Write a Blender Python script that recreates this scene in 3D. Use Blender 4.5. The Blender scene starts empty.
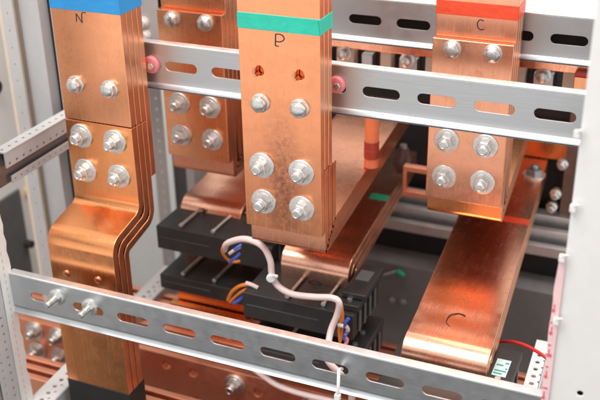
import bpy, bmesh, math, random
from mathutils import Vector, Matrix
random.seed(7)
SC = bpy.context.scene
COL = SC.collection

# ------------------------------------------------------------------ camera
F = 965.0
CAM = Vector((0.435, -0.9465, 0.75))
RX = Vector((0.91983938, 0.16090701, -0.35777711))
RY = Vector((0.3919684, -0.41419257, 0.82146532))
RZ = Vector((-0.0161045, -0.89587016, -0.44402399))


def ray(px, py):
    c = Vector((px - 300, py - 200, F)).normalized()
    return Vector((RX.dot(c), RY.dot(c), RZ.dot(c)))


def U(px, py, y):                    # a point seen at (px, py) that lies at depth y of the cabinet
    d = ray(px, py)
    return CAM + d * ((y - CAM.y) / d.y)


cd = bpy.data.cameras.new('camera')
co = bpy.data.objects.new('camera', cd)
COL.objects.link(co)
SC.camera = co
right = Vector((RX.x, RY.x, RZ.x)); up = -Vector((RX.y, RY.y, RZ.y)); back = -Vector((RX.z, RY.z, RZ.z))
m = Matrix.Identity(4)
for i in range(3):
    m[i][0], m[i][1], m[i][2], m[i][3] = right[i], up[i], back[i], CAM[i]
co.matrix_world = m
cd.sensor_width = 36.0
cd.lens = F / 600 * 36.0
cd.clip_start = 0.02
cd.clip_end = 60
cd.dof.use_dof = True
cd.dof.focus_distance = 1.12
cd.dof.aperture_fstop = 5.0

# ------------------------------------------------------------------ materials
def newmat(name):
    mt = bpy.data.materials.new(name)
    mt.use_nodes = True
    nt = mt.node_tree
    return mt, nt, nt.nodes['Principled BSDF']


def N(nt, kind, **kw):
    n = nt.nodes.new(kind)
    for k, v in kw.items():
        setattr(n, k, v)
    return n


def ramp(nt, fac, stops):
    r = N(nt, 'ShaderNodeValToRGB')
    e = r.color_ramp.elements
    while len(e) < len(stops):
        e.new(0.5)
    for el, (p, c) in zip(e, stops):
        el.position = p
        el.color = (*c, 1) if len(c) == 3 else c
    nt.links.new(fac, r.inputs[0])
    return r.outputs[0]


def coords(nt, scale=(1, 1, 1), rot=(0, 0, 0)):
    tc = N(nt, 'ShaderNodeTexCoord')
    mp = N(nt, 'ShaderNodeMapping')
    mp.inputs['Scale'].default_value = scale
    mp.inputs['Rotation'].default_value = rot
    oi = N(nt, 'ShaderNodeObjectInfo')
    ad = N(nt, 'ShaderNodeVectorMath', operation='ADD')
    sc = N(nt, 'ShaderNodeVectorMath', operation='SCALE')
    cb = N(nt, 'ShaderNodeCombineXYZ')
    nt.links.new(oi.outputs['Random'], cb.inputs[0]); nt.links.new(oi.outputs['Random'], cb.inputs[1])
    nt.links.new(cb.outputs[0], sc.inputs[0]); sc.inputs['Scale'].default_value = 3.0
    nt.links.new(tc.outputs['Object'], ad.inputs[0]); nt.links.new(sc.outputs[0], ad.inputs[1])
    nt.links.new(ad.outputs[0], mp.inputs[0])
    return mp.outputs[0]


def noise(nt, vec, scale, detail=4, rough=0.55, dist=0.0):
    n = N(nt, 'ShaderNodeTexNoise')
    n.inputs['Scale'].default_value = scale
    n.inputs['Detail'].default_value = detail
    n.inputs['Roughness'].default_value = rough
    n.inputs['Distortion'].default_value = dist
    nt.links.new(vec, n.inputs['Vector'])
    return n.outputs['Fac']


def mixc(nt, fac, a, b, mode='MIX'):
    mx = N(nt, 'ShaderNodeMix', data_type='RGBA', blend_type=mode)
    for s, v in ((0, fac), (6, a), (7, b)):
        if hasattr(v, 'is_linked') or hasattr(v, 'links'):
            nt.links.new(v, mx.inputs[s])
        else:
            mx.inputs[s].default_value = v if s == 0 else (*v, 1)
    return mx.outputs[2]


def copper(name, base, dark, rough=0.24, stain=0.5, streak=(1, 1, 0.04), patch=None):
    mt, nt, b = newmat(name)
    v = coords(nt)
    vs = coords(nt, streak)
    big = noise(nt, v, 14, 5, 0.6, 0.6)
    streaks = noise(nt, vs, 260, 3, 0.6)
    fine = noise(nt, v, 420, 3, 0.7)
    blot = noise(nt, v, 60, 6, 0.7, 1.0)
    c1 = mixc(nt, ramp(nt, big, [(0.38, (0, 0, 0)), (0.72, (1, 1, 1))]), base, tuple(x * 0.90 for x in base))
    c2 = mixc(nt, ramp(nt, streaks, [(0.35, (0, 0, 0)), (0.8, (0.35, 0.35, 0.35))]), c1, tuple(min(1, x * 1.12) for x in base))
    smask = ramp(nt, blot, [(0.56, (0, 0, 0)), (0.74, (stain,) * 3)])
    c3 = mixc(nt, smask, c2, dark)
    spk = ramp(nt, fine, [(0.70, (0, 0, 0)), (0.84, (0.3 * stain,) * 3)])
    c4 = mixc(nt, spk, c3, dark)
    if patch:                        # an oxide stain with its own outline
        (px_, py_, pz_), (sx_, sy_, sz_) = patch
        tc = N(nt, 'ShaderNodeTexCoord'); mp = N(nt, 'ShaderNodeMapping', vector_type='TEXTURE')
        mp.inputs['Location'].default_value = (px_, py_, pz_); mp.inputs['Scale'].default_value = (sx_, sy_, sz_)
        ln = N(nt, 'ShaderNodeVectorMath', operation='LENGTH')
        nt.links.new(tc.outputs['Object'], mp.inputs[0]); nt.links.new(mp.outputs[0], ln.inputs[0])
        near = ramp(nt, ln.outputs['Value'], [(0.05, (1, 1, 1)), (0.9, (0, 0, 0))])
        mott = ramp(nt, noise(nt, v, 190, 7, 0.75), [(0.34, (0, 0, 0)), (0.60, (.9, .9, .9))])
        mm = N(nt, 'ShaderNodeMath', operation='MULTIPLY')
        nt.links.new(near, mm.inputs[0]); nt.links.new(mott, mm.inputs[1])
        c4 = mixc(nt, mm.outputs[0], c4, (0.25, 0.095, 0.085))
    nt.links.new(c4, b.inputs['Base Color'])
    b.inputs['Metallic'].default_value = 1.0
    rr = N(nt, 'ShaderNodeMapRange')
    rr.inputs['From Min'].default_value = 0.3; rr.inputs['From Max'].default_value = 0.75
    rr.inputs['To Min'].default_value = rough * 0.88; rr.inputs['To Max'].default_value = rough * 1.32
    nt.links.new(blot, rr.inputs['Value'])
    scr = N(nt, 'ShaderNodeMath', operation='MULTIPLY_ADD')       # rolling scratches
    nt.links.new(ramp(nt, noise(nt, vs, 520, 2, 0.5), [(0.56, (0, 0, 0)), (0.66, (1, 1, 1))]), scr.inputs[0])
    scr.inputs[1].default_value = 0.045; nt.links.new(rr.outputs[0], scr.inputs[2])
    nt.links.new(scr.outputs[0], b.inputs['Roughness'])
    bp = N(nt, 'ShaderNodeBump'); bp.inputs['Strength'].default_value = 0.08; bp.inputs['Distance'].default_value = 0.0006
    nt.links.new(streaks, bp.inputs['Height'])
    bp2 = N(nt, 'ShaderNodeBump'); bp2.inputs['Strength'].default_value = 0.22; bp2.inputs['Distance'].default_value = 0.0012
    wv = coords(nt, (0.25, 1, 1))
    nt.links.new(noise(nt, wv, 26, 2, 0.4), bp2.inputs['Height'])
    nt.links.new(bp.outputs[0], bp2.inputs['Normal'])
    nt.links.new(bp2.outputs[0], b.inputs['Normal'])
    return mt


def metal(name, base, rough, var=0.12, spangle=90, scratch=(0.05, 1, 1), met=1.0):
    mt, nt, b = newmat(name)
    v = coords(nt); vs = coords(nt, scratch)
    a = noise(nt, v, spangle, 4, 0.6, 0.3)
    s = noise(nt, vs, 300, 3, 0.6)
    c = mixc(nt, ramp(nt, a, [(0.3, (0, 0, 0)), (0.75, (1, 1, 1))]), tuple(x * (1 - var) for x in base), tuple(min(1, x * (1 + var)) for x in base))
    nt.links.new(c, b.inputs['Base Color'])
    b.inputs['Metallic'].default_value = met
    rr = N(nt, 'ShaderNodeMapRange')
    rr.inputs['From Min'].default_value = 0.3; rr.inputs['From Max'].default_value = 0.7
    rr.inputs['To Min'].default_value = rough * 0.92; rr.inputs['To Max'].default_value = rough * 1.12
    nt.links.new(a, rr.inputs['Value']); nt.links.new(rr.outputs[0], b.inputs['Roughness'])
    bp = N(nt, 'ShaderNodeBump'); bp.inputs['Strength'].default_value = 0.16; bp.inputs['Distance'].default_value = 0.0006
    nt.links.new(s, bp.inputs['Height']); nt.links.new(bp.outputs[0], b.inputs['Normal'])
    return mt


def plastic(name, base, rough=0.45, var=0.15, spec=0.5, trans=0.0, sub=0.0):
    mt, nt, b = newmat(name)
    v = coords(nt)
    a = noise(nt, v, 45, 5, 0.65, 0.4)
    c = mixc(nt, ramp(nt, a, [(0.3, (0, 0, 0)), (0.75, (1, 1, 1))]), tuple(x * (1 - var) for x in base), tuple(min(1, x * (1 + var)) for x in base))
    nt.links.new(c, b.inputs['Base Color'])
    b.inputs['Roughness'].default_value = rough
    b.inputs['Specular IOR Level'].default_value = spec
    if trans: b.inputs['Transmission Weight'].default_value = trans
    if sub:
        b.inputs['Subsurface Weight'].default_value = sub
        b.inputs['Subsurface Radius'].default_value = (0.02, 0.006, 0.004)
        b.inputs['Subsurface Scale'].default_value = 0.5
    bp = N(nt, 'ShaderNodeBump'); bp.inputs['Strength'].default_value = 0.5 if 'tape' in name else 0.1; bp.inputs['Distance'].default_value = 0.0015 if 'tape' in name else 0.0004
    nt.links.new(noise(nt, v, 90 if 'tape' in name else 700, 3), bp.inputs['Height']); nt.links.new(bp.outputs[0], b.inputs['Normal'])
    return mt


M = {
    'copper': copper('copper_bright', (0.97, 0.42, 0.22), (0.80, 0.30, 0.15), 0.26, 0.14),
    'copper_worn': copper('copper_worn', (0.96, 0.39, 0.20), (0.66, 0.23, 0.12), 0.225, 0.20, patch=((.001, 0, .095), (.036, .05, .125))),
    'copper_orange': copper('copper_orange', (0.97, 0.39, 0.16), (0.76, 0.26, 0.09), 0.22, 0.14),
    'copper_pink': copper('copper_pink', (0.96, 0.44, 0.275), (0.70, 0.27, 0.16), 0.24, 0.24),
    'copper_flat': copper('copper_horizontal', (0.94, 0.50, 0.35), (0.56, 0.23, 0.14), 0.23, 0.38, (1, 0.04, 1)),
    'copper_edge': copper('copper_sheared_edge', (0.96, 0.43, 0.24), (0.7, 0.27, 0.14), 0.33, 0.3),
    'copper_bus': copper('copper_bus', (0.96, 0.44, 0.28), (0.60, 0.22, 0.12), 0.46, 0.30, (0.04, 1, 1)),
    'zinc': metal('zinc_bolt', (0.72, 0.715, 0.70), 0.34, 0.12, 300),
    'zinc_dull': metal('zinc_washer', (0.76, 0.75, 0.73), 0.42, 0.14, 250),
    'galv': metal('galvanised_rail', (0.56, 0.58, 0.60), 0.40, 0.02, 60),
    'galv_lit': metal('galvanised_lit', (0.82, 0.82, 0.82), 0.45, 0.05, 60),  # paler copy of the rail steel, light on upper faces put in colour
    'galv_dark': metal('grey_steel', (0.34, 0.35, 0.37), 0.42, 0.1, 60),
    'post_white': plastic('powder_coat_white', (0.76, 0.75, 0.74), 0.5, 0.03),
    'post_grey': plastic('powder_coat_grey', (0.50, 0.50, 0.51), 0.5, 0.05),
    'post_dark': plastic('dark_grey_steel', (0.11, 0.11, 0.11), 0.5, 0.12),
    'beige': plastic('beige_paint', (0.74, 0.62, 0.50), 0.55, 0.06),
    'perf': plastic('perforated_steel', (0.52, 0.51, 0.51), 0.42, 0.05),
    'hole': plastic('hole_dark', (0.02, 0.02, 0.02), 0.8),  # near black, also paints the shade inside holes, slots and grooves
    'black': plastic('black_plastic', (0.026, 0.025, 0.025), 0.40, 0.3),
    'black_matte': plastic('matte_black', (0.012, 0.011, 0.011), 0.6, 0.3),
    'sheet': plastic('dark_sheet', (0.21, 0.20, 0.195), 0.45, 0.12),
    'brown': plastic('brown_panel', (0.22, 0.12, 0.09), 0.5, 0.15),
    'blue': plastic('blue_tape', (0.02, 0.27, 0.62), 0.4, 0.08),
    'teal': plastic('teal_tape', (0.02, 0.52, 0.38), 0.4, 0.08),
    'green': plastic('green_tape', (0.01, 0.38, 0.20), 0.4, 0.08),
    'red_tape': plastic('red_tape', (0.80, 0.07, 0.02), 0.4, 0.08),
    'red': plastic('red_insulation', (0.62, 0.03, 0.03), 0.35, 0.1),
    'orange_red': plastic('red_resin', (0.88, 0.24, 0.10), 0.35, 0.1, sub=0.5),
    'darkred': plastic('dark_red_resin', (0.42, 0.045, 0.025), 0.35, 0.1),
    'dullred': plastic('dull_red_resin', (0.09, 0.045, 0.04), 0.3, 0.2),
    'pink': plastic('pink_resin', (0.88, 0.27, 0.28), 0.35, 0.10, sub=0.5),
    'cable': plastic('cable_sheath', (0.78, 0.60, 0.58), 0.45, 0.05),
    'orange': plastic('orange_wire', (0.85, 0.25, 0.03), 0.4, 0.05),
    'bluew': plastic('blue_wire', (0.06, 0.14, 0.62), 0.4, 0.05),
    'white': plastic('white_nylon', (0.80, 0.79, 0.77), 0.4, 0.04),
    'label': plastic('label_paper', (0.45, 0.56, 0.54), 0.6, 0.04),
    'ink': plastic('ink', (0.02, 0.016, 0.02), 0.6),
    'print_teal': plastic('print_teal', (0.03, 0.25, 0.22), 0.6),
    'pink_strip': plastic('pink_film', (0.84, 0.58, 0.59), 0.45, 0.08),
    'pink_print': plastic('red_print', (0.75, 0.12, 0.16), 0.5),
    'yellow': plastic('yellow_sticker', (0.80, 0.55, 0.10), 0.5),
    'wall': plastic('pale_grey_wall', (0.78, 0.77, 0.75), 0.6, 0.03),
    'floor': plastic('grey_floor', (0.035, 0.034, 0.033), 0.5, 0.1),
}

# ------------------------------------------------------------------ mesh helpers
class MB:
    def __init__(self):
        self.bm = bmesh.new()

    def _mat(self, faces, mi):
        for f in faces:
            f.material_index = mi

    def box(self, x0, x1, y0, y1, z0, z1, skew=0.0, mi=0):
        vs = []
        for z in (z0, z1):
            for (x, y) in ((x0, y0), (x1, y0), (x1, y1), (x0, y1)):
                vs.append(self.bm.verts.new((x + skew * (y - y0), y, z)))
        q = [(3, 2, 1, 0), (4, 5, 6, 7), (0, 1, 5, 4), (1, 2, 6, 5), (2, 3, 7, 6), (3, 0, 4, 7)]
        self._mat([self.bm.faces.new([vs[i] for i in f]) for f in q], mi)
        return self

    def cyl(self, p0, p1, r, seg=20, r1=None, mi=0, rot=0.0):
        p0 = Vector(p0); p1 = Vector(p1)
        r1 = r if r1 is None else r1
        d = (p1 - p0).normalized()
        a = d.orthogonal().normalized()
        if abs(d.z) < 0.9:
            a = d.cross(Vector((0, 0, 1))).normalized()
        b = d.cross(a)
        A = []; B = []
        for i in range(seg):
            t = 2 * math.pi * i / seg + rot
            v = a * math.cos(t) + b * math.sin(t)
            A.append(self.bm.verts.new(p0 + v * r)); B.append(self.bm.verts.new(p1 + v * r1))
        fs = [self.bm.faces.new((A[i], A[(i + 1) % seg], B[(i + 1) % seg], B[i])) for i in range(seg)]
        fs.append(self.bm.faces.new(A[::-1])); fs.append(self.bm.faces.new(B))
        self._mat(fs, mi)
        return self

    def lathe(self, p0, axis, prof, seg=24):
        p0 = Vector(p0); d = Vector(axis).normalized()
        a = d.orthogonal().normalized(); b = d.cross(a)
        rings = []
        for (h, r) in prof:
            rings.append([self.bm.verts.new(p0 + d * h + (a * math.cos(2 * math.pi * i / seg) + b * math.sin(2 * math.pi * i / seg)) * max(r, 1e-5)) for i in range(seg)])
        for A, B in zip(rings, rings[1:]):
            for i in range(seg):
                self.bm.faces.new((A[i], A[(i + 1) % seg], B[(i + 1) % seg], B[i]))
        self.bm.faces.new(rings[0][::-1]); self.bm.faces.new(rings[-1])
        return self

    def tube(self, pts, r, seg=10, sub=8):
        P = [Vector(p) for p in pts]
        if sub > 1 and len(P) > 2:
            Q = []
            for i in range(len(P) - 1):
                a = P[max(i - 1, 0)]; b = P[i]; c = P[i + 1]; d = P[min(i + 2, len(P) - 1)]
                for k in range(sub):
                    t = k / sub
                    Q.append(0.5 * (2 * b + (c - a) * t + (2 * a - 5 * b + 4 * c - d) * t * t + (3 * b - a - 3 * c + d) * t ** 3))
            Q.append(P[-1]); P = Q
        ref = None; rings = []
        for i, p in enumerate(P):
            d = (P[min(i + 1, len(P) - 1)] - P[max(i - 1, 0)]).normalized()
            if ref is None: ref = d.orthogonal().normalized()
            ref = (ref - d * ref.dot(d)).normalized()
            b = d.cross(ref)
            rings.append([self.bm.verts.new(p + (ref * math.cos(2 * math.pi * k / seg) + b * math.sin(2 * math.pi * k / seg)) * r) for k in range(seg)])
        for A, B in zip(rings, rings[1:]):
            for k in range(seg):
                self.bm.faces.new((A[k], A[(k + 1) % seg], B[(k + 1) % seg], B[k]))
        self.bm.faces.new(rings[0][::-1]); self.bm.faces.new(rings[-1])
        return self

    def plate(self, outline, holes, fn, th):
        """flat sheet with real holes; fn(u, v, t) -> 3D point, t from 0 (front) to th"""
        tmp = bmesh.new()
        loops = [outline] + holes
        es = []
        for L in loops:
            vs = [tmp.verts.new((u, v, 0)) for (u, v) in L]
            for i in range(len(vs)):
                es.append(tmp.edges.new((vs[i], vs[(i + 1) % len(vs)])))
        bmesh.ops.triangle_fill(tmp, use_beauty=True, use_dissolve=False, edges=es, normal=(0, 0, 1))
        tmp.verts.index_update()
        uv = [(v.co.x, v.co.y) for v in tmp.verts]
        faces = [[v.index for v in f.verts] for f in tmp.faces]
        tmp.free()
        A = [self.bm.verts.new(fn(u, v, 0)) for (u, v) in uv]
        B = [self.bm.verts.new(fn(u, v, th)) for (u, v) in uv]
        for f in faces:
            self.bm.faces.new([A[i] for i in f]); self.bm.faces.new([B[i] for i in reversed(f)])
        k = 0
        for L in loops:
            n = len(L)
            for i in range(n):
                a, b = k + i, k + (i + 1) % n
                self.bm.faces.new((A[a], B[a], B[b], A[b]))
            k += n
        return self

    def wave(self, y0, y1, zmin, amp):
        for v in self.bm.verts:
            if y0 < v.co.y < y1 and v.co.z > zmin:
                t = (v.co.y - y0) / (y1 - y0)
                v.co.z += amp * math.sin(t * math.pi * 3) * math.sin(t * math.pi)
        return self

    def strip(self, path, th, x0, x1, skew=0.0, y_ref=0.0):
        """flat bar bent along path [(y, z, radius)]: path is the FRONT/outer surface, th goes to its left side"""
        pts = []
        n = len(path)
        for i, (y, z, r) in enumerate(path):
            p = Vector((y, z))
            if r <= 0 or i in (0, n - 1):
                pts.append(p); continue
            a = (Vector(path[i - 1][:2]) - p).normalized(); b = (Vector(path[i + 1][:2]) - p).normalized()
            ang = a.angle(b)
            tl = r / math.tan(ang / 2)
            A = p + a * tl; B = p + b * tl
            c = p + (a + b).normalized() * (r / math.sin(ang / 2))
            va = A - c; vb = B - c
            tot = va.angle_signed(vb)
            K = max(6, int(abs(tot) / 0.12))
            for k in range(K + 1):
                t = -tot * k / K
                pts.append(c + Vector((va.x * math.cos(t) - va.y * math.sin(t), va.x * math.sin(t) + va.y * math.cos(t))))
        off = []
        for i, p in enumerate(pts):
            if i == 0: d = (pts[1] - pts[0]).normalized(); k = 1
            elif i == len(pts) - 1: d = (pts[-1] - pts[-2]).normalized(); k = 1
            else:
                d1 = (p - pts[i - 1]).normalized(); d2 = (pts[i + 1] - p).normalized()
                d = (d1 + d2).normalized(); k = 1 / max(0.5, d.dot(d1))
            off.append(p + Vector((-d.y, d.x)) * th * k)
        rows = []
        for x in (x0, x1):
            rows.append(([self.bm.verts.new((x + skew * (p.x - y_ref), p.x, p.y)) for p in pts],
                         [self.bm.verts.new((x + skew * (p.x - y_ref), p.x, p.y)) for p in off]))
        (a0, b0), (a1, b1) = rows
        for i in range(len(pts) - 1):
            self.bm.faces.new((a0[i], a1[i], a1[i + 1], a0[i + 1]))
            self.bm.faces.new((b0[i], b0[i + 1], b1[i + 1], b1[i]))
            self.bm.faces.new((a0[i], a0[i + 1], b0[i + 1], b0[i]))
            self.bm.faces.new((a1[i], b1[i], b1[i + 1], a1[i + 1]))
        self.bm.faces.new((a0[0], b0[0], b1[0], a1[0])); self.bm.faces.new((a0[-1], a1[-1], b1[-1], b0[-1]))
        return self

    def obj(self, name, mats, parent=None, bevel=0.0, seg=2, smooth=35):
        bmesh.ops.recalc_face_normals(self.bm, faces=self.bm.faces)
        me = bpy.data.meshes.new(name)
        off = Vector((0, 0, 0))
        root = parent
        while root is not None:
            off += root.location; root = root.parent
        for v in self.bm.verts: v.co -= off
        self.bm.to_mesh(me); self.bm.free()
        for mt in (mats if isinstance(mats, (list, tuple)) else [mats]):
            me.materials.append(M[mt])
        for p in me.polygons: p.use_smooth = True
        if isinstance(mats, str) and mats.startswith('copper') and len(me.polygons) < 4000:
            me.materials.append(M['copper_edge'])
            for p in me.polygons:
                if abs(p.normal.x) > .93: p.material_index = 1
        me.set_sharp_from_angle(angle=math.radians(smooth))
        o = bpy.data.objects.new(name, me)
        COL.objects.link(o)
        if parent is not None: o.parent = parent
        if bevel:
            b = o.modifiers.new('bevel', 'BEVEL')
            b.width = bevel; b.segments = seg; b.limit_method = 'ANGLE'; b.angle_limit = math.radians(40)
            b.harden_normals = True
        return o


def tag(o, label=None, cat=None, group=None, kind=None):
    if label: o['label'] = label
    if cat: o['category'] = cat
    if group: o['group'] = group
    if kind: o['kind'] = kind
    return o


def thing(name, label, cat, loc=(0, 0, 0), group=None):
    o = bpy.data.objects.new(name, None)
    o.empty_display_size = 0.05
    COL.objects.link(o)
    o.location = loc
    return tag(o, label, cat, group)


def copy_child(o, parent, loc):
    c = o.copy(); COL.objects.link(c); c.parent = parent; c.location = loc
    for g in o.children:
        d = g.copy(); COL.objects.link(d); d.parent = c
    return c


def circ(u, v, r, n=10):
    return [(u + r * math.cos(2 * math.pi * i / n), v + r * math.sin(2 * math.pi * i / n)) for i in range(n)]


def slot(u, v, L, h, n=7):
    r = h / 2; a = L / 2 - r
    pts = [(u + a + r * math.cos(t), v + r * math.sin(t)) for t in [(-math.pi / 2) + math.pi * i / n for i in range(n + 1)]]
    pts += [(u - a + r * math.cos(t), v + r * math.sin(t)) for t in [(math.pi / 2) + math.pi * i / n for i in range(n + 1)]]
    return pts


def rect(u0, u1, v0, v1):
    return [(u0, v0), (u1, v0), (u1, v1), (u0, v1)]


# ------------------------------------------------------------------ bolts (built once, at the origin, pointing to -Y)
def build_bolt(big, parent, at):
    rot = random.random()
    x, y, z = at
    k = random.uniform(.92, 1.1)
    if big:
        n = MB().cyl((x, y - .0034, z), (x, y - .0130, z), .0107, 6, rot=rot)
        n.lathe((x, y - .0128, z), (0, -1, 0), [(0, .0092), (.0010, .0088)], 20)
        b = n.obj('bolt', 'zinc', parent, .0009)
        w = MB().lathe((x, y, z), (0, -1, 0), [(0, .0163), (.0019, .0163), (.0026, .0157), (.0028, .0122), (.0040, .0120)], 36)
        w.obj('washer', 'zinc_dull', b, 0)
        h = .0062 * k
        MB().lathe((x, y - .0134, z), (0, -1, 0), [(0, .0067), (.0016, .0067), (.0020, .0063), (.0024, .0067), (h - .0014, .0067), (h, .0056), (h + .0002, .0040), (h - .0003, .0036), (h - .0003, .0005)], 24).obj('thread_end', 'zinc', b)
    else:
        n = MB().cyl((x, y - .0014, z), (x, y - .0088, z), .0108, 6, rot=rot)
        b = n.obj('bolt', 'zinc', parent, .0022, 3)
        MB().lathe((x, y, z), (0, -1, 0), [(0, .0116), (.0014, .0116), (.0019, .0108)], 30).obj('washer', 'zinc_dull', b)
        MB().lathe((x, y - .0084, z), (0, -1, 0), [(0, .0082), (.0016, .0076), (.0028, .0058), (.0034, .0030), (.0035, .0006)], 24).obj('bolt_head', 'zinc', b)
    return b


def bolts(parent, cx, y_small, y_big, z_small, z_big):
    for z in z_small:
        for s in (-1, 1): build_bolt(False, parent, (cx + s * .0253 + random.uniform(-.0007, .0007), y_small, z))
    for z in z_big:
        for s in (-1, 1): build_bolt(True, parent, (cx + s * .0253 + random.uniform(-.0008, .0008), y_big, z + random.uniform(-.0008, .0008)))


def pen(parent, strokes, fn, r=0.0006):
    b = MB()
    for s in strokes:
        b.tube([fn(u, v) for (u, v) in s], r, 6, 5)
    return b.obj('pen_mark', 'ink', parent)


T = .0109     # thickness of one copper bar
G = .0125     # pitch of the bars in a stack
SK = -.073    # the bars that run back lean slightly to the left
TOP = .60


def front_fn(y):
    return lambda u, v, t: (u, y + t, v)


# ------------------------------------------------------------------ upright bar sets

# blue set, with the forward step (neutral)
nb = thing('busbar_set', 'copper bars with blue tape, stepping forward in a double bend behind the front rail', 'busbar', (-.256, 0, -.25))
for k in range(4):
    y = (.0008, .0127, .0246, .0365)[k]
    MB().box(-.306, -.206, y, y + T, (.2975, .2964, .2958, .215)[k], TOP).obj('upper_bar', 'copper', nb, .0009)
vz = -.0102
for k in range(3):
    s = k * G
    path = [(s, (.2965, .2958, .2950)[k], 0), (s, .1815 + k * vz, .013), (-.069 + s, .1665 + k * vz, .024 - .004 * k), (-.069 + s, -.26, 0)]
    MB().strip(path, T, -.306, -.206).obj('bent_bar', 'copper_orange', nb, .0009)
MB().box(-.3066, -.2054, .0003, .0496, .4415, .470).obj('tape', 'blue', nb, .0006)
MB().box(-.3068, -.2052, -.0698, -.030, -.27, -.066).obj('black_end', 'black_matte', nb, .002)  # black box round the lower ends of the bars
bolts(nb, -.2565, .0008, 0, (.346,), (.2765, .2280))
nx = -.2635
pen(nb, [[(nx - .006, .428), (nx - .0055, .438)], [(nx - .0055, .438), (nx + .002, .427)], [(nx + .002, .427), (nx + .003, .439), (nx + .0085, .440)]], lambda u, v: (u, .0007, v))
# raised dots standing in for bolt reflections on the lower face
for px, py in ((66.6, 273.5), (98, 280)):
    p = U(px, py, -.069)
    MB().lathe((p.x, -.0689, p.z), (0, -1, 0), [(0, .0052), (.0016, .0048), (.0026, .003)], 16).obj('bolt_reflection', 'copper_pink', nb)


def lbars(root, x0, x1, y, zb, ztop, mat, yend, sk=SK):
    for k in range(3):
        s = k * G
        path = [(yend, zb + s, 0), (y + s, zb + s, (.0085 if y > .1 else .0055) + .001 * k), (y + s, ztop, 0)]
        # reversed so that thickness goes inwards (up / back)
        b = MB()
        p2 = [(yy, zz, r) for (yy, zz, r) in path]
        b.strip(p2[::-1], T, x0, x1, 0, 0)
        # shear only the part behind the bend
        for v in b.bm.verts:
            if v.co.y > y + .02 + s: v.co.x += sk * (v.co.y - y - .02)
        b.obj('angle_bar', mat, root, .0008)


def lap(tp, root, mat, x0, x1, y, z0, z1):   # the lapped free end of a tape
    MB().plate([(x0, z0), (x1, z0 + .0004), (x1 - .0016, z1), (x0, z1)], [], front_fn(y - .0006), .0005).obj('tape_end', mat, tp)


# green-taped set in the middle
bb = thing('busbar_set', 'copper bars with teal tape and six bolts, foremost in the middle', 'busbar', (0, 0, .16))
def notch(u, v, r):
    return [(u + r * math.cos(t) * (.8 if 1.7 < t < 3.6 else 1), v + r * 1.15 * math.sin(t) * (.7 if 4.4 < t < 5.6 else 1)) for t in [2 * math.pi * i / 26 for i in range(26)]]


hol = [notch(-.0254, .3935, .0062), notch(.0246, .3945, .0062)]
MB().plate(rect(-.05, .05, .1925, TOP), hol, front_fn(0), T).obj('front_bar', 'copper_worn', bb, .0008)
for k in (1, 2):
    MB().box(-.05, .05, k * G, k * G + T, .2762 if k == 1 else .2768, TOP).obj('upper_bar', 'copper', bb, .0009)
lbars(bb, -.05, .0500, G, .1625, .2755, 'copper_pink', .47)
lap(MB().box(-.0506, .0506, -.0006, .0372, .4425, .4610).obj('tape', 'teal', bb, .0008), None, 'teal', .012, .0500, -.0009, .4428, .4606)
bolts(bb, 0, 0, 0, (.3555,), (.2762, .2285))
pen(bb, [[(-.0040, .4262), (-.0032, .4398)], [(-.0034, .4396), (.0030, .4397), (.0066, .4372), (.0062, .4335), (.0015, .4312), (-.0037, .4314)], [(-.0041, .4262), (.0002, .4258)]], lambda u, v: (u, -.0001, v), .0007)
for (hx, hz) in ((-.0254, .3935), (.0246, .3945)):
    MB().tube([(hx - .0066, .0004, hz + .004), (hx - .0072, .0000, hz - .001), (hx - .0040, .0004, hz - .0068)], .0014, 8, 5).obj('punched_burr', 'copper_pink', bb)

# rear sets: yellow phase (no tape in view) and red phase
def rear_set(label, cx, y, loc, mat_low, mat_up, red):
    r = thing('busbar_set', label, 'busbar', loc)
    x0, x1 = cx - .05, cx + .05
    for k in range(3):
        MB().box(x0, x1, y + (k + 1) * G, y + (k + 1) * G + T, .285, TOP).obj('upper_bar', mat_up, r, .0009)
    MB().box(x0, x1, y, y + T, .1835, .4005).obj('splice_plate', mat_low, r, .0009)
    lbars(r, x0, x1, y + G, .1545, .283, 'copper_orange' if red else 'copper_bus', .52)
    bolts(r, cx, y, y, (.3885,), (.2670, .2175))
    return r


ab = rear_set('copper bars with no tape in view, behind the middle rail beside the blue-taped bars', -.212, .172, (-.212, .172, .15), 'copper', 'copper', False)
cb = rear_set('copper bars with red tape behind the middle rail, ending above the long flat bar', .179, .172, (.179, .172, .15), 'copper_pink', 'copper_pink', True)
MB().box(.1284, .2296, .1838, .222, .4275, .445).obj('tape', 'red_tape', cb, .0005)
pen(cb, [[(.1880, .4235), (.1835, .4245), (.1805, .4205), (.1815, .4150), (.1850, .4125), (.1890, .4135)]], lambda u, v: (u, .1844, v), .0007)


# ------------------------------------------------------------------ lower bent bars
def lower_set(label, x0, x1, yf, zt, yend, loc, mat, waves=.0003):
    r = thing('bent_busbar', label, 'busbar', loc)
    for k in range(3):
        s = k * G
        path = [(yf + s, -.10, 0), (yf + s, zt - s, .024 - .004 * k)] + [(yf + s + .03 + .004 * i, zt - s, 0) for i in range(26)] + [(yend, zt - s, 0)]
        b = MB(); b.strip(path[::-1], T, x0, x1)
        b.wave(yf + s + .028, yf + s + .118, 0, waves)
        bm = b.bm
        for v in bm.verts:
            if v.co.y > yf + .03: v.co.x += SK * .9 * (v.co.y - yf - .03)
        b.obj('flat_bar', mat, r, .0009)
    return r


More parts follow.
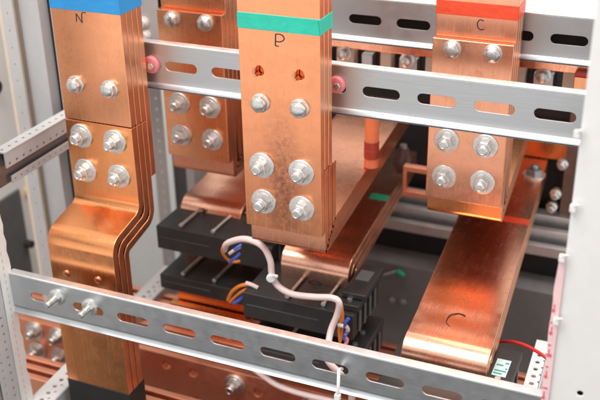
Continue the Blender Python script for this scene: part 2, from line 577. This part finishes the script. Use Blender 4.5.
al = lower_set('short rounded copper bend behind the upper left black transformer', -.262, -.160, .192, .100, .50, (-.21, .19, -.1), 'copper_flat')
bl = lower_set('rounded copper bend with green tape on its flat top, under the teal-taped bars', -.0545, .0455, .106, .098, .50, (0, .11, -.1), 'copper_flat')
cl = lower_set('long flat copper bar with a red tape stripe, bending down behind the front rail', .166, .268, -.040, .098, .56, (.21, -.04, -.1), 'copper_flat', .0007)


def top_fn(z):
    return lambda u, v: (u, v, z)


# tape wraps
tb = MB()
y0, y1 = .303, .322
for (xa, xb, za, zb_) in ((.005, .0335, .0575, .0986),):
    tb.box(xa, xb + .0, y0, y1, za, zb_, SK)
tb.obj('tape', 'green', bl, .0005)
tb = MB(); tb.box(.1455 + .0, .2465, .303, .320, .0595, .0986, SK); tb.obj('tape', 'red_tape', cl, .0005)
p = U(455, 318, .028)
pen(cl, [[(p.x + .010, p.y + .012), (p.x + .001, p.y + .014), (p.x - .008, p.y + .006), (p.x - .008, p.y - .010), (p.x - .001, p.y - .018)]], top_fn(.0983), .0006)
# pen ring on the middle bend
q = U(315, 285, .106)
pen(bl, [[(q.x + .011 * math.cos(t), q.z + .0065 * math.sin(t)) for t in [i * .62 for i in range(10)]]], lambda u, v: (u, .1056, v), .0006)
q = U(203, 212, .192)
pen(al, [[(q.x - .006, q.z + .006), (q.x + .004, q.z + .003), (q.x - .003, q.z - .004), (q.x + .006, q.z - .006)], [(q.x + .002, q.z + .007), (q.x - .001, q.z - .007)]], lambda u, v: (u, .1916, v), .0009)
# bolt at the far end of the long flat bar
nb2 = MB().cyl((.222, .475, .098), (.222, .475, .110), .013, 6).lathe((.222, .475, .110), (0, 0, 1), [(0, .007), (.006, .007), (.007, .005)], 16).obj('bolt', 'galv_dark', cl, .001)
MB().lathe((.222, .475, .098), (0, 0, 1), [(0, .018), (.003, .018)], 28).obj('washer', 'zinc_dull', nb2)


# ------------------------------------------------------------------ slotted rails
def rail(label, y, z0, z1, x0, x1, slot_x0, lip=.012, top=.011, dz=0.0):
    r = thing('slotted_rail', label, 'rail', ((x0 + x1) / 2, y, z0))
    zc = (z0 + z1) / 2
    P = .0662
    hs = []
    i = 0
    x = slot_x0
    while x < x1 - .035:
        if x > x0 + .03: hs.append(slot(x, zc + dz, .0455, .0125))
        x += P
    zl = z0 + lip * .8
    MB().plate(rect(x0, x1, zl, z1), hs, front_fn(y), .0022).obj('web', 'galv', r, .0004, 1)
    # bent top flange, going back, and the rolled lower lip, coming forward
    MB().strip([(y, z1 + .0002, 0), (y, z1 + .0024, .0018), (y + top, z1 + .0024, 0)][::-1], .0021, x0, x1).obj('top_flange', 'galv_lit', r, .0003, 1)
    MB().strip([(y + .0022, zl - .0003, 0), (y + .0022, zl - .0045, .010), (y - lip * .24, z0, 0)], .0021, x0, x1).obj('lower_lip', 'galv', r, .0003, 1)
    return r


fr = rail('nearest slotted steel rail crossing in front of all the bars', -.10, .0530, .1095, -.3515, .352, -.2972, .011, .011, .0022)
mr = rail('slotted steel rail at mid height with four bars before and behind it', .06, .3340, .3895, -.345, .36, -.2960, .005, .011, .0008)
ur = rail('slotted steel rail high at the back, behind the red-taped bars', .235, .3670, .4235, -.06, .40, .0189, .005, .14)
MB().box(-.058, .38, .262, .266, .371, .420).obj('dark_backing', 'hole', ur, .001)  # added black sheet so the slots look dark


def rail_bolt(root, px, py, y, sx):
    p = U(px, py, y)
    b = MB().cyl((p.x, y, p.z), (p.x, y - .007, p.z), .0085, 6, rot=.3)
    b.lathe((p.x, y - .0068, p.z), (0, -1, 0), [(0, .0046), (.006, .0046), (.0065, .0040), (.010, .0045), (.0145, .0045), (.016, .003)], 14)
    o = b.obj('bolt', 'zinc', root, .0008)
    MB().lathe((p.x, y, p.z), (0, -1, 0), [(0, .0115), (.0018, .0115), (.0022, .0108)], 24).obj('washer', 'zinc_dull', o)


rail_bolt(fr, 57, 297, -.10, 0); rail_bolt(fr, 90, 307, -.10, 0)

# insulating spacers between bars and the middle rail, with their bolts
def spacer(label, px0, px1, py0, py1):
    a = U(px0, py0, .056); b = U(px1, py1, .056)
    cx, cz = (a.x + b.x) / 2, (a.z + b.z) / 2
    r = thing('insulating_spacer', label, 'insulator', (cx, .058, cz), 'pink spacers on the middle rail')
    w, h = (b.x - a.x) * .43, abs(a.z - b.z) / 2
    MB().lathe((cx, .0595, cz), (0, -1, 0), [(0, w), (.002, w), (.003, w * .94), (.0045, w * .92), (.0055, w * .82)], 28).obj('body', 'pink', r)
    MB().cyl((cx + w * .25, .0540, cz), (cx + w * .25, .0490, cz), .0048, 6).obj('screw', 'zinc', r, .0008)


spacer('pink resin spacer on the middle rail beside the blue-taped bars', 140, 161, 50, 80)
spacer('pink resin spacer on the middle rail beside the teal-taped bars', 326, 346, 72, 98)

# red standoff on top of the flat bars
rs = thing('standoff_insulator', 'red resin standoff with a dark band on the flat copper behind the middle rail', 'insulator', (.0415, .205, .199))
MB().lathe((.0415, .205, .1995), (0, 0, 1), [(0, .0102), (.012, .0098), (.0125, .0102), (.0130, .0102)], 22).obj('reflected_body', 'orange_red', rs)  # solid stand-in for the standoff's orange reflection in the copper
MB().lathe((.0415, .205, .2128), (0, 0, 1), [(0, .0104), (.0115, .0104), (.012, .0108), (.0125, .0104), (.024, .0104)], 22).obj('band', 'darkred', rs)
MB().lathe((.0415, .205, .2369), (0, 0, 1), [(0, .0098), (.024, .0098), (.045, .0098)], 22).obj('upper_body', 'orange_red', rs)


# ------------------------------------------------------------------ current transformers
def ct(label, x0, x1, y0, y1, z0, z1, hx0, hx1, hy0, hy1, extra=None, screws=True):
    r = thing('current_transformer', label, 'current transformer', ((x0 + x1) / 2, (y0 + y1) / 2, z0), 'black current transformers round the lower bars')
    hs = [rect(hx0 - .002, hx1 + .002, hy0 - .001, hy1 + .012)]
    MB().plate(rect(x0, x1, y0, y1), hs, lambda u, v, t: (u, v, z0 + t), z1 - z0).obj('housing', 'black', r, .0014)
    if screws:
        for i, fx in enumerate((.32, .84)):
            x = hx0 + (hx1 - hx0) * fx
            z = z1 + .0035
            b = MB().cyl((x, y0 + .010, z), (x + .001, hy0 - .0005, z), .0023, 12).cyl((x, y0 + .006, z), (x, y0 + .011, z), .0033, 10)
            b.obj('clamp_screw', 'zinc_dull', r, .0004)
    MB().box(x0 + .006, hx1 - .02, y0 - .0004, y0 + .0002, z0 + (z1 - z0) * .52, z0 + (z1 - z0) * .52 + .0009).obj('mould_seam', 'post_dark', r)
    # terminal cover with ribs at the right-hand end
    tx = x1 - .026
    MB().box(tx, x1 + .004, y0 + .008, y1 - .008, z1 + .0005, z1 + .010).obj('terminal_cover', 'black', r, .0015)
    rb = MB()
    for k in range(4):
        yy = y0 + .018 + k * (y1 - y0 - .04) / 3.2
        rb.box(x1 + .0005, x1 + .0032, yy, yy + .006, z0 + .004, z1 - .004)
    rb.obj('rib', 'post_dark', r, .0008)
    for k in range(2):
        MB().cyl((x1 - .012, y0 + .02 + .03 * k, z1 + .0100), (x1 - .012, y0 + .02 + .03 * k, z1 + .0125), .0035, 12).obj('terminal_screw', 'zinc_dull', r)
    return r


ct('black current transformer on the left bend, upper one of the pair', -.268, -.078, .130, .238, .046, .084, -.262, -.160, .192, .229)
ct('black current transformer on the left bend, lower one of the pair', -.266, -.078, .125, .238, -.020, .004, -.262, -.160, .192, .229)
c3 = ct('black current transformer round the middle bend, upper one with the pink cable across it', -.086, .074, .048, .152, .018, .057, -.0545, .0455, .106, .143)
ct('black current transformer round the middle bend, half hidden under another one', -.080, .082, .048, .152, -.052, -.012, -.0545, .0455, .106, .143)
c5 = ct('black current transformer with a pale label beside the long flat bar', .150, .293, -.086, .036, .022, .062, .166, .268, -.040, -.003, screws=False)
# tall ribbed end block on the middle transformer
MB().box(.050, .083, .070, .150, .0675, .0765).obj('end_block', 'black', c3, .002)
MB().box(.0555, .0745, .105, .132, .0766, .0770).obj('grey_label', 'post_dark', c3)
# label with print
lp = MB(); lp.box(.2720, .2885, -.030, .004, .0722, .0727); lb = lp.obj('paper_label', 'label', c5)
pr = MB()
for k, (xa, xb) in enumerate(((.2735, .2830), (.2735, .2870), (.2850, .2872), (.2735, .2815), (.2830, .2872))):
    yy = -.0265 + k * .0056
    pr.box(xa, xb, yy, yy + .0024, .07275, .0730)
pr.obj('print', 'print_teal', lb)

# ------------------------------------------------------------------ horizontal main bars
def hbus(label, ys, z0, z1, x0, x1, loc, holes=(), mat='copper_bus'):
    r = thing('main_busbar', label, 'busbar', loc)
    for k, y in enumerate(ys):
        if k == 0 and holes:
            MB().plate(rect(x0, x1, z0, z1), [circ(hx, hz, hr, 14) for (hx, hz, hr) in holes], front_fn(y), T).obj('flat_bar', mat, r, .0008)
        else:
            MB().box(x0, x1, y, y + T, z0, z1).obj('flat_bar', mat, r, .0018, 3)
    return r


hbus('nearest stack of three copper bars running crosswise under the front rail', (-.036, -.0165, .003), -.235, -.116, -.52, .40, (0, -.01, -.235))
hb = hbus('drilled copper bar with big bolts running crosswise below the front rail', (.083, .1445, .159), -.225, -.1105, -.56, .40, (0, .09, -.225),
          [(-.2422, -.130, .0075), (-.1954, -.132, .0075), (-.0867, -.138, .0075), (-.2441, -.184, .0075), (-.195, -.184, .0075)])
for (bx, bz) in ((-.486, -.1275), (-.4412, -.1275), (-.4867, -.1665), (-.4433, -.1665), (-.1243, -.1325), (-.305, -.132), (.0, -.136)):
    build_bolt(True, hb, (bx, .083, bz))
hbus('rear stack of three copper bars running crosswise below the transformers', (.186, .206, .226), -.225, -.108, -.50, .40, (0, .26, -.225))
# copper splice in front of the rear bars, under the left transformers
sp = thing('splice_plate', 'orange copper plate bolted on the rear crosswise bars', 'busbar', (-.2, .235, -.22))
MB().box(-.268, -.150, .1745, .1850, -.20, -.029).obj('plate', 'copper_orange', sp, .0009)
MB().box(-.275, -.135, .1600, .1710, -.20, -.070).obj('plate', 'copper_orange', sp, .0009)
build_bolt(False, sp, (-.235, .1600, -.125)); build_bolt(False, sp, (-.175, .1600, -.125))

# bus supports: slotted pale angle bars running back across the main bars
def support(label, x0, x1, y0, y1, z, sk):
    r = thing('support_bracket', label, 'bracket', ((x0 + x1) / 2, y0, z))
    hs = []
    yy = y0 + .02
    while yy < y1 - .02:
        hs.append(circ((x0 + x1) / 2, yy, .0032, 10)); hs.append(circ((x0 + x1) / 2 + .008, yy + .006, .002, 8)); yy += .016
    MB().plate(rect(x0, x1, y0, y1), hs, lambda u, v, t: (u + sk * (v - y0), v, z - t), .0025).obj('top_face', 'post_white', r, .0004, 1)
    b = MB().box(x1, x1 + .0022, y0, y1, z - .034, z, sk)
    b.obj('side_face', 'post_grey', r, .0004, 1)
    return r


support('pale slotted bracket running back over the left ends of the crosswise bars', -.356, -.322, -.11, .30, -.098, -.03)
support('pale perforated bracket at the right end of the rear crosswise bars', .298, .316, .03, .165, .002, -.03)


# ------------------------------------------------------------------ posts
def perf_strip(fn, L0, L1, w0, w1, pitch, th, rows, r=.0022):
    hs = []
    v = L0 + pitch / 2
    k = 0
    while v < L1 - pitch / 2:
        for w in rows:
            hs.append(circ(w, v, r, 8))
        v += pitch
    return MB().plate(rect(w0, w1, L0, L1), hs, fn, th)


# right front post, broad and pale
rp = thing('cabinet_post', 'broad pale grey post at the right with pink film on its edge', 'post', (.42, -.13, -.5))
hs = [circ(.3795, .155 - .0260 * k, .0030, 10) for k in range(7)] + [circ(.3795, .62 - .026 * k, .0030, 10) for k in range(0, 4)]
MB().plate(rect(.3500, .52, -.5, .85), hs, front_fn(-.140), .0025).obj('front_face', 'post_white', rp, .0015)
MB().box(.3502, .3526, -.1374, -.06, -.5, .85).obj('side_face', 'post_white', rp, .0008)
MB().box(.3535, .50, -.13, -.128, -.5, .85).obj('hole_backing', 'post_dark', rp)  # added dark sheet that shades the post holes
fp = MB()
N_ = 40
ps = []
random.seed(3)
for k in range(N_ + 1):
    z = -.02 + (.305 + .02) * k / N_
    wdt = .0105 + .0022 * math.sin(k * .9) + random.uniform(-.0008, .0008)
    if z > .265: wdt *= max(.1, (.305 - z) / .04)
    ps.append((.3505 - (.0052 + .18 * wdt), z))
out = ps + [(.3508, ps[-1][1]), (.3508, ps[0][1])]
film = MB().plate([(u, v) for (u, v) in out][::-1], [], front_fn(-.1425), .0012).obj('pink_film', 'pink_strip', rp)
pp = MB()
for k in range(20):
    z = .0 + k * .0128
    pp.box(.3440, .3468 if k % 3 else .3485, -.1430, -.1426, z, z + .0016 + .0018 * (k % 2))
    if k % 2: pp.box(.3452, .3462, -.1430, -.1426, z + .004, z + .009)
pp.obj('print', 'pink_print', film)


def tie(label, p, group=None):
    r = thing('cable_tie', label, 'cable tie', p, group)
    x, y, z = p
    MB().box(x - .0028, x + .0028, y - .003, y + .003, z - .0035, z + .0035).obj('tie_head', 'white', r, .0010)
    MB().tube([(x, y - .002, z + .003), (x + .003, y - .003, z + .005), (x + .006, y - .0005, z + .004)], .0012, 6, 5).obj('tie_tail', 'white', r)
    return r


tie('white nylon tie head high on the edge of the pale right post', tuple(U(577, 134, -.142)))
tie('white nylon tie head halfway up the edge of the pale right post', tuple(U(573, 208, -.142)))
tie('white nylon tie head at the top of the pink film on the right post', tuple(U(562, 258, -.143)))
tie('white nylon tie head across the pink film on the right post', tuple(U(556, 321, -.144)))

# left front post: perforated strip and dark channel
lp_ = thing('cabinet_post', 'perforated grey post at the lower left holding the end of the front rail', 'post', (-.38, -.12, -.5))
fn = lambda u, v, t: (-.3525 - t, u, v)
perf_strip(fn, -.5, .60, -.148, -.0985, .0125, .0022, (-.140, -.126), .0020).obj('perforated_face', 'post_grey', lp_)
perf_strip(lambda u, v, t: (u, -.148 + t, v), -.5, .60, -.41, -.3530, .0125, .0022, (-.366,), .0020).obj('front_face', 'galv_dark', lp_)
MB().box(-.365, -.357, -.140, -.104, -.5, .60).obj('hole_backing', 'hole', lp_)  # black core painted as the shade behind the perforations
# torn film beside the left post
tf = MB()
sd = random.Random(5)
pl = []
for k in range(30):
    z = -.12 + k * .0125
    pl.append((-.0975 + sd.uniform(0, .004), z))
o = [(-.1165, pl[0][1])] + pl + [(-.1165, pl[-1][1])]
tf.plate(o, [rect(-.1080, -.1070, -.112 + .0105 * k, -.106 + .0105 * k) for k in range(33)], lambda u, v, t: (-.3515 + t, u, v), .0008).obj('protective_film', 'white', lp_)

# left side rail, running back
sr = thing('side_rail', 'perforated steel side rail running back from the left edge to a post', 'rail', (-.38, 0, .21))
perf_strip(lambda u, v, t: (-.365 - t, v, u), -.055, .13, .2395, .2590, .0145, .002, (.2440,), .0022).obj('side_strip', 'perf', sr)
perf_strip(lambda u, v, t: (u, v, .2614 - t), -.055, .13, -.385, -.3645, .0145, .002, (-.3745,), .0022).obj('top_strip', 'perf', sr)
perf_strip(lambda u, v, t: (-.365 - t, v, u), -.048, .13, .2150, .2255, .0125, .002, (.2200,), .0018).obj('lower_strip', 'perf', sr)
MB().box(-.385, -.372, -.30, .13, .214, .2585).obj('channel', 'galv_dark', sr, .001)

# left rear post with two folds
pr_ = thing('cabinet_post', 'perforated post with a dark groove behind the blue-taped bars', 'post', (-.40, .12, -.5))
perf_strip(lambda u, v, t: (u, .105 + t, v), -.5, .70, -.388, -.3640, .0245, .002, (-.371,), .0022).obj('perforated_face', 'perf', pr_)
MB().box(-.4075, -.3885, .125, .150, -.5, .70).obj('groove', 'hole', pr_)  # near-black slab, shade of the groove put in its colour
MB().box(-.4165, -.4080, .105, .16, -.5, .70).obj('fold', 'post_grey', pr_, .001)
MB().box(-.4470, -.4175, .112, .16, -.5, .70).obj('side_face', 'post_grey', pr_, .001)
perf_strip(lambda u, v, t: (u, .10 + t, v), -.5, .70, -.4680, -.4475, .0245, .002, (-.457,), .0022).obj('rear_perforated_face', 'perf', pr_)
MB().box(-.5000, -.4700, .13, .16, -.5, .70).obj('painted_fold', 'beige', pr_, .001)

# back left perforated post
bp_ = thing('cabinet_post', 'pale perforated post at the back, between the blue-taped and untaped bars', 'post', (-.42, .40, -.5))
perf_strip(lambda u, v, t: (u, .40 + t, v), -.5, .60, -.435, -.410, .020, .002, (-.421,), .0022).obj('perforated_face', 'perf', bp_)
MB().box(-.4095, -.372, .42, .45, -.5, .60).obj('groove', 'post_dark', bp_)  # dark slab colours the recess as shaded
MB().box(-.371, -.355, .40, .45, -.5, .60).obj('fold', 'post_grey', bp_, .001)

# ------------------------------------------------------------------ back of the cabinet
sheet = thing('mounting_sheet', 'dark grey steel sheet with two white screws behind the lower bars', 'panel', (.1, .42, -.5))
MB().box(-.12, .34, .42, .423, -.5, -.079).obj('front_face', 'sheet', sheet, .001)
MB().box(-.12, .34, .4232, .475, -.082, -.0792).obj('top_face', 'sheet', sheet, .001)
for (px, py) in ((392, 300), (403, 302)):
    p = U(px, py, .42)
    MB().lathe((p.x, .42, p.z), (0, -1, 0), [(0, .0055), (.002, .005), (.003, .003)], 16).obj('screw', 'zinc_dull', sheet)
plug = thing('wire_plug', 'grey lead with a green tip lying on the edge of the dark sheet', 'connector', U(390, 274, .41))
a = U(383, 275, .41); b_ = U(397, 271, .41); c_ = U(404, 276, .41)
MB().tube([a, U(389, 274, .41), b_], .004, 10, 4).obj('lead', 'galv', plug)
MB().cyl(b_, c_, .0050, 12).obj('tip', 'green', plug, .001)

brk = thing('circuit_breaker', 'black breaker housing deep behind the copper bars', 'breaker', (.1, .5, -.03))
MB().box(-.34, .33, .475, .62, -.30, -.032).obj('base', 'black_matte', brk, .003)
MB().box(-.34, .345, .56, .6195, -.0315, .31).obj('housing', 'black_matte', brk, .003)  # housing stretched as a black fill for the dark behind the bars

br = thing('slotted_rail', 'bright stepped steel rail far back under the flat bars', 'rail', (.1, .45, -.03))
MB().box(-.34, .34, .452, .464, -.0315, -.0130).obj('front_step', 'galv_lit', br, .0012)
MB().box(-.34, .34, .4645, .478, -.0315, -.0220).obj('front_shade_bar', 'black', br)  # black bar painted in as shade between the steps
MB().box(-.34, .34, .4785, .492, -.0315, .0020).obj('middle_step', 'galv_lit', br, .0012)
MB().box(-.34, .34, .4925, .506, -.0315, -.0060).obj('rear_shade_bar', 'black', br)  # second black filler for the shade before the rear step
MB().box(-.34, .34, .5065, .53, -.0315, .0150).obj('rear_step', 'galv_lit', br, .0012)

# pale terminal strip under the high rear rail, with dark gaps and bolts
ts = thing('terminal_strip', 'pale copper strip with dark gaps and small bolts under the high rear rail', 'terminal strip', (.1, .3, .30))
MB().box(-.34, .36, .300, .312, .332, .3460).obj('strip', 'copper_pink', ts, .001)
MB().box(-.34, .36, .325, .345, .28, .3315).obj('dark_backing', 'black', ts, .001)
x = -.33
k = 0
while x < .35:
    w = .016 if k % 3 else .026
    MB().box(x, x + w, .304, .324, .300, .3312 if k % 2 else .325).obj('spacer', 'beige' if k % 2 else 'galv', ts, .001)
    if k % 3 == 0:
        MB().lathe((x + w / 2, .304, .324), (0, -1, 0), [(0, .011), (.003, .011), (.0035, .007), (.014, .007), (.015, .005)], 14).obj('bolt', 'zinc', ts)
    x += w + .012
    k += 1

# small copper links between the middle and right-hand bars
lk = thing('copper_link', 'small copper frame between the teal-taped and red-taped bars', 'terminal', U(415, 185, .34))
p0 = U(402, 196, .34); p1 = U(431, 178, .34)
MB().box(p0.x, p1.x + .02, .340, .352, p0.z, p0.z + .010).obj('lower_bar', 'copper_bus', lk, .001)
MB().box(p0.x, p0.x + .006, .340, .352, p0.z + .0102, p1.z + .004).obj('side_bar', 'copper_bus', lk, .001)
MB().box(p0.x, p1.x + .02, .340, .352, p1.z + .0042, p1.z + .013).obj('upper_bar', 'copper_bus', lk, .001)
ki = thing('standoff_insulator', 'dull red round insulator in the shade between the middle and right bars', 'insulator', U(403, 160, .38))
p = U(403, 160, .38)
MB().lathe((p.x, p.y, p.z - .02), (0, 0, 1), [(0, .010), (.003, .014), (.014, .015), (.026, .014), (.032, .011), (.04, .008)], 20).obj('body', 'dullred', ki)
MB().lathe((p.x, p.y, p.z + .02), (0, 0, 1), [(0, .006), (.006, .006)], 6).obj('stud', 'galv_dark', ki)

# back right: brown and dark uprights, bolts and steps
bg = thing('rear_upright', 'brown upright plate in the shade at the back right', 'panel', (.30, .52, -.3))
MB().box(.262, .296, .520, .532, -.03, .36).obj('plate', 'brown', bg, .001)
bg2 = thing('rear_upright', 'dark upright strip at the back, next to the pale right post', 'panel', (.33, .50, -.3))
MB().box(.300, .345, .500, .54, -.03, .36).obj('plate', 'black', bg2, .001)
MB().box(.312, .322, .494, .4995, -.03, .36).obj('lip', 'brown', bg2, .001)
for i, (px, py) in enumerate(((560, 170), (553, 200), (549, 213))):
    p = U(px, py, .46)
    r = thing('rear_bolt', ['highest pale bolt in the shade at the back right', 'middle pale bolt in the shade at the back right', 'lowest pale bolt just above the bright rear rail'][i], 'bolt', p)
    MB().lathe((p.x, p.y + .03, p.z), (0, -1, 0), [(0, .009), (.008, .009), (.010, .006), (.018, .006), (.02, .004)], 16).obj('head', 'zinc', r)
eb = thing('copper_end', 'short copper end with a red top under the high rear rail at the right', 'terminal', U(583, 90, .30))
p0 = U(573, 95, .295); p1 = U(592, 72, .295)
MB().box(p0.x, p1.x, .286, .299, p0.z, p1.z - .006).obj('plate', 'copper', eb, .001)
MB().box(p0.x, p1.x, .286, .299, p1.z - .0055, p1.z).obj('cap', 'red', eb, .001)
cbk = thing('rear_terminal', 'copper cross piece over the far end of the long flat bar', 'terminal', (.24, .50, .12))
MB().box(.165, .275, .545, .556, .10, .165).obj('plate', 'copper_orange', cbk, .001)

# left background: pale neighbouring enclosure
en = thing('enclosure_panel', 'pale grey side of the next enclosure, with a dark window, at far left', 'panel', (-.65, .2, -.5))
MB().box(-.66, -.64, -.5, .95, -.6, .75).obj('side_face', 'wall', en, .002)
MB().box(-.6395, -.634, .205, .268, -.20, .018).obj('window', 'post_dark', en, .001)
MB().box(-.6395, -.630, .285, .315, -.004, .008).obj('sticker', 'yellow', en, .001)
MB().box(-.6395, -.626, .330, .36, -.6, .75).obj('fold', 'post_grey', en, .001)
MB().cyl((-.6395, .248, .215), (-.628, .248, .215), .012, 16).obj('hole_disc', 'hole', en)  # black disc in place of the dark inside a hole
MB().cyl((-.634, .262, -.088), (-.620, .262, -.088), .007, 12).obj('knob', 'hole', en)

# panel seen between the left bars
lg = thing('enclosure_panel', 'grey panel with square dark openings, behind the gap between the two left bar sets', 'panel', (-.42, .46, .2))
hs = [rect(-.415, -.385, .300, .330), rect(-.41, -.38, .365, .395)]
MB().plate(rect(-.52, -.34, .24, .60), hs, front_fn(.30), .003).obj('sheet', 'perf', lg, .0005)
MB().box(-.52, -.34, .315, .335, .24, .60).obj('dark_backing', 'hole', lg)  # black slab gives the openings their painted dark
for (px, py) in ((146, 35), (144, 22)):
    p = U(px, py, .30)
    MB().lathe((p.x, .30, p.z), (0, -1, 0), [(0, .009), (.003, .009), (.004, .006), (.01, .006)], 14).obj('bolt', 'white', lg)

# floor and back wall of the cubicle; floor extended and blackened to dim reflections
f = MB().box(-1.6, 1.2, -1.6, 1.2, -.62, -.60).obj('floor', 'floor'); f['kind'] = 'structure'
w = MB().box(-1.2, 1.0, 1.0, 1.02, -.5995, 1.0).obj('back_wall', 'wall'); w['kind'] = 'structure'

# ------------------------------------------------------------------ wiring
cab = thing('signal_cable', 'pale pink cable looping over the middle transformers and tied through the front rail', 'cable', U(272, 275, .03))
pts = [U(224, 250, .06), U(228, 243, .05), U(245, 239, .04), U(262, 246, .035), U(270, 260, .03), U(272, 275, .028), U(278, 286, .026), U(292, 294, .024),
       U(314, 297, .022), U(332, 298, .02), U(339, 303, .02), U(337, 315, .02), U(331, 330, .015), U(328, 346, .0), U(327, 358, -.03), U(332, 366, -.06), U(340, 374, -.075),
       U(350, 388, -.06), U(352, 402, -.05)]
MB().tube(pts, .0043, 14, 8).obj('sheath', 'cable', cab)
cab2 = thing('signal_cable', 'pale pink cable running low along the drilled copper bar', 'cable', U(280, 385, .06))
MB().tube([U(235, 356, .075), U(258, 372, .07), U(275, 384, .066), U(292, 391, .064), U(310, 396, .062), U(335, 402, .06), U(360, 412, .06)], .0042, 12, 8).obj('sheath', 'cable', cab2)


def wires(label, ends):
    r = thing('wire_pair', label, 'wire', ends[0][1][0], 'coloured wire ends at the transformers')
    for (mt, pts, rad) in ends:
        MB().tube(pts, rad, 8, 6).obj('core', mt, r)
    return r


wires('orange, blue and white cores looping out of the cable at the upper left transformer', [
    ('orange', [U(226, 243, .052), U(222, 250, .055), U(226, 258, .065), U(233, 262, .075), U(240, 261, .08)], .0020),
    ('bluew', [U(229, 262, .07), U(235, 258, .07), U(240, 253, .075)], .0024),
    ('cable', [U(229, 254, .065), U(236, 249, .07), U(240, 247, .075)], .0024),
    ('bluew', [U(234, 250, .068), U(238, 247, .07), U(241, 245, .075)], .0020)])
wires('orange and blue cores at the lower left transformer', [
    ('orange', [U(228, 300, .09), U(232, 292, .08), U(240, 286, .07), U(251, 284, .07)], .0026),
    ('orange', [U(230, 302, .09), U(236, 296, .08), U(243, 291, .07), U(252, 287, .07)], .0022),
    ('cable', [U(246, 283, .065), U(252, 285, .065), U(258, 288, .065)], .0030),
    ('bluew', [U(234, 303, .085), U(239, 300, .08), U(243, 296, .08)], .0026)])
wires('orange, blue and white cores hanging by the ribbed right end of the middle transformers', [
    ('orange', [U(340, 306, .03), U(341, 318, .03), U(339, 330, .03), U(340, 342, .03)], .0021),
    ('orange', [U(342, 306, .032), U(343, 320, .032), U(341, 340, .032)], .0016),
    ('white', [U(338, 325, .026), U(343, 326, .026)], .0026),
    ('bluew', [U(349, 318, .035), U(345, 323, .032), U(346, 328, .034)], .0026),
    ('bluew', [U(348, 331, .034), U(344, 335, .034), U(345, 340, .034)], .0026),
    ('cable', [U(346, 326, .032), U(348, 330, .034), U(345, 334, .034)], .0026),
    ('pink', [U(343, 336, .034), U(347, 340, .036), U(345, 345, .034)], .0026)])
rw = thing('red_wire', 'red wire curving from under the long flat bar to the right bracket', 'wire', U(520, 343, .08))
MB().tube([U(488, 344, .10), U(500, 342, .09), U(512, 342, .08), U(524, 345, .07), U(536, 351, .06), U(546, 358, .05), U(553, 366, .05)], .0022, 10, 8).obj('core', 'red', rw)

t1 = thing('cable_tie', 'white nylon clip holding the pink cable above the middle transformers', 'cable tie', U(271, 276, .022))
p = U(271, 276, .021)
MB().lathe((p.x, p.y, p.z - .003), (.3, -1, .1), [(-.003, .0060), (.002, .0062), (.0035, .0045)], 18).obj('clip', 'white', t1)
MB().box(p.x + .003, p.x + .011, p.y - .004, p.y - .001, p.z + .001, p.z + .005).obj('tie_tail', 'white', t1, .001)
t2 = thing('cable_tie', 'white nylon tie hanging in front of the nearest rail', 'cable tie', U(338, 385, -.12))
MB().tube([U(342, 369, -.098), U(339, 370, -.108), U(338.5, 378, -.118), U(338, 390, -.122), U(337, 398, -.120)], .0019, 8, 6).obj('strap', 'white', t2)
p = U(337.5, 397, -.121)
MB().box(p.x - .0035, p.x + .0035, p.y - .003, p.y + .003, p.z - .004, p.z + .004).obj('tie_head', 'white', t2, .001)

# ------------------------------------------------------------------ light
wd = bpy.data.worlds.new('World'); SC.world = wd
wd.use_nodes = True
nt = wd.node_tree
bgk = nt.nodes['Background']
tc = N(nt, 'ShaderNodeTexCoord'); sx = N(nt, 'ShaderNodeSeparateXYZ')
nt.links.new(tc.outputs['Generated'], sx.inputs[0])
mr_ = N(nt, 'ShaderNodeMapRange'); mr_.inputs['From Min'].default_value = -1; mr_.inputs['From Max'].default_value = 1
nt.links.new(sx.outputs['Z'], mr_.inputs['Value'])
colr = ramp(nt, mr_.outputs[0], [(0.0, (.03, .028, .027)), (0.212, (.05, .047, .045)), (0.25, (.42, .40, .38)), (0.29, (.85, .82, .79)), (0.34, (1.28, 1.23, 1.18)), (0.55, (.9, .88, .86)), (1.0, (.85, .86, .88))])
nt.links.new(colr, bgk.inputs['Color'])
bgk.inputs['Strength'].default_value = 0.88


def area(name, loc, target, size, power, color=(1, .97, .93)):
    l = bpy.data.lights.new(name, 'AREA'); l.energy = power; l.size = size; l.color = color
    o = bpy.data.objects.new(name, l); COL.objects.link(o); o.location = loc
    o.rotation_euler = (Vector(target) - Vector(loc)).to_track_quat('-Z', 'Y').to_euler()
    return o


area('ceiling_lamp', (-.35, -.9, 2.3), (0, .1, .2), 1.2, 44)
area('hall_lamp', (.9, .5, 2.3), (.0, .1, .2), 1.2, 30)

SC.view_settings.view_transform = 'Standard'
SC.view_settings.look = 'None'
SC.view_settings.exposure = 0.25
SC.view_settings.gamma = 1.0
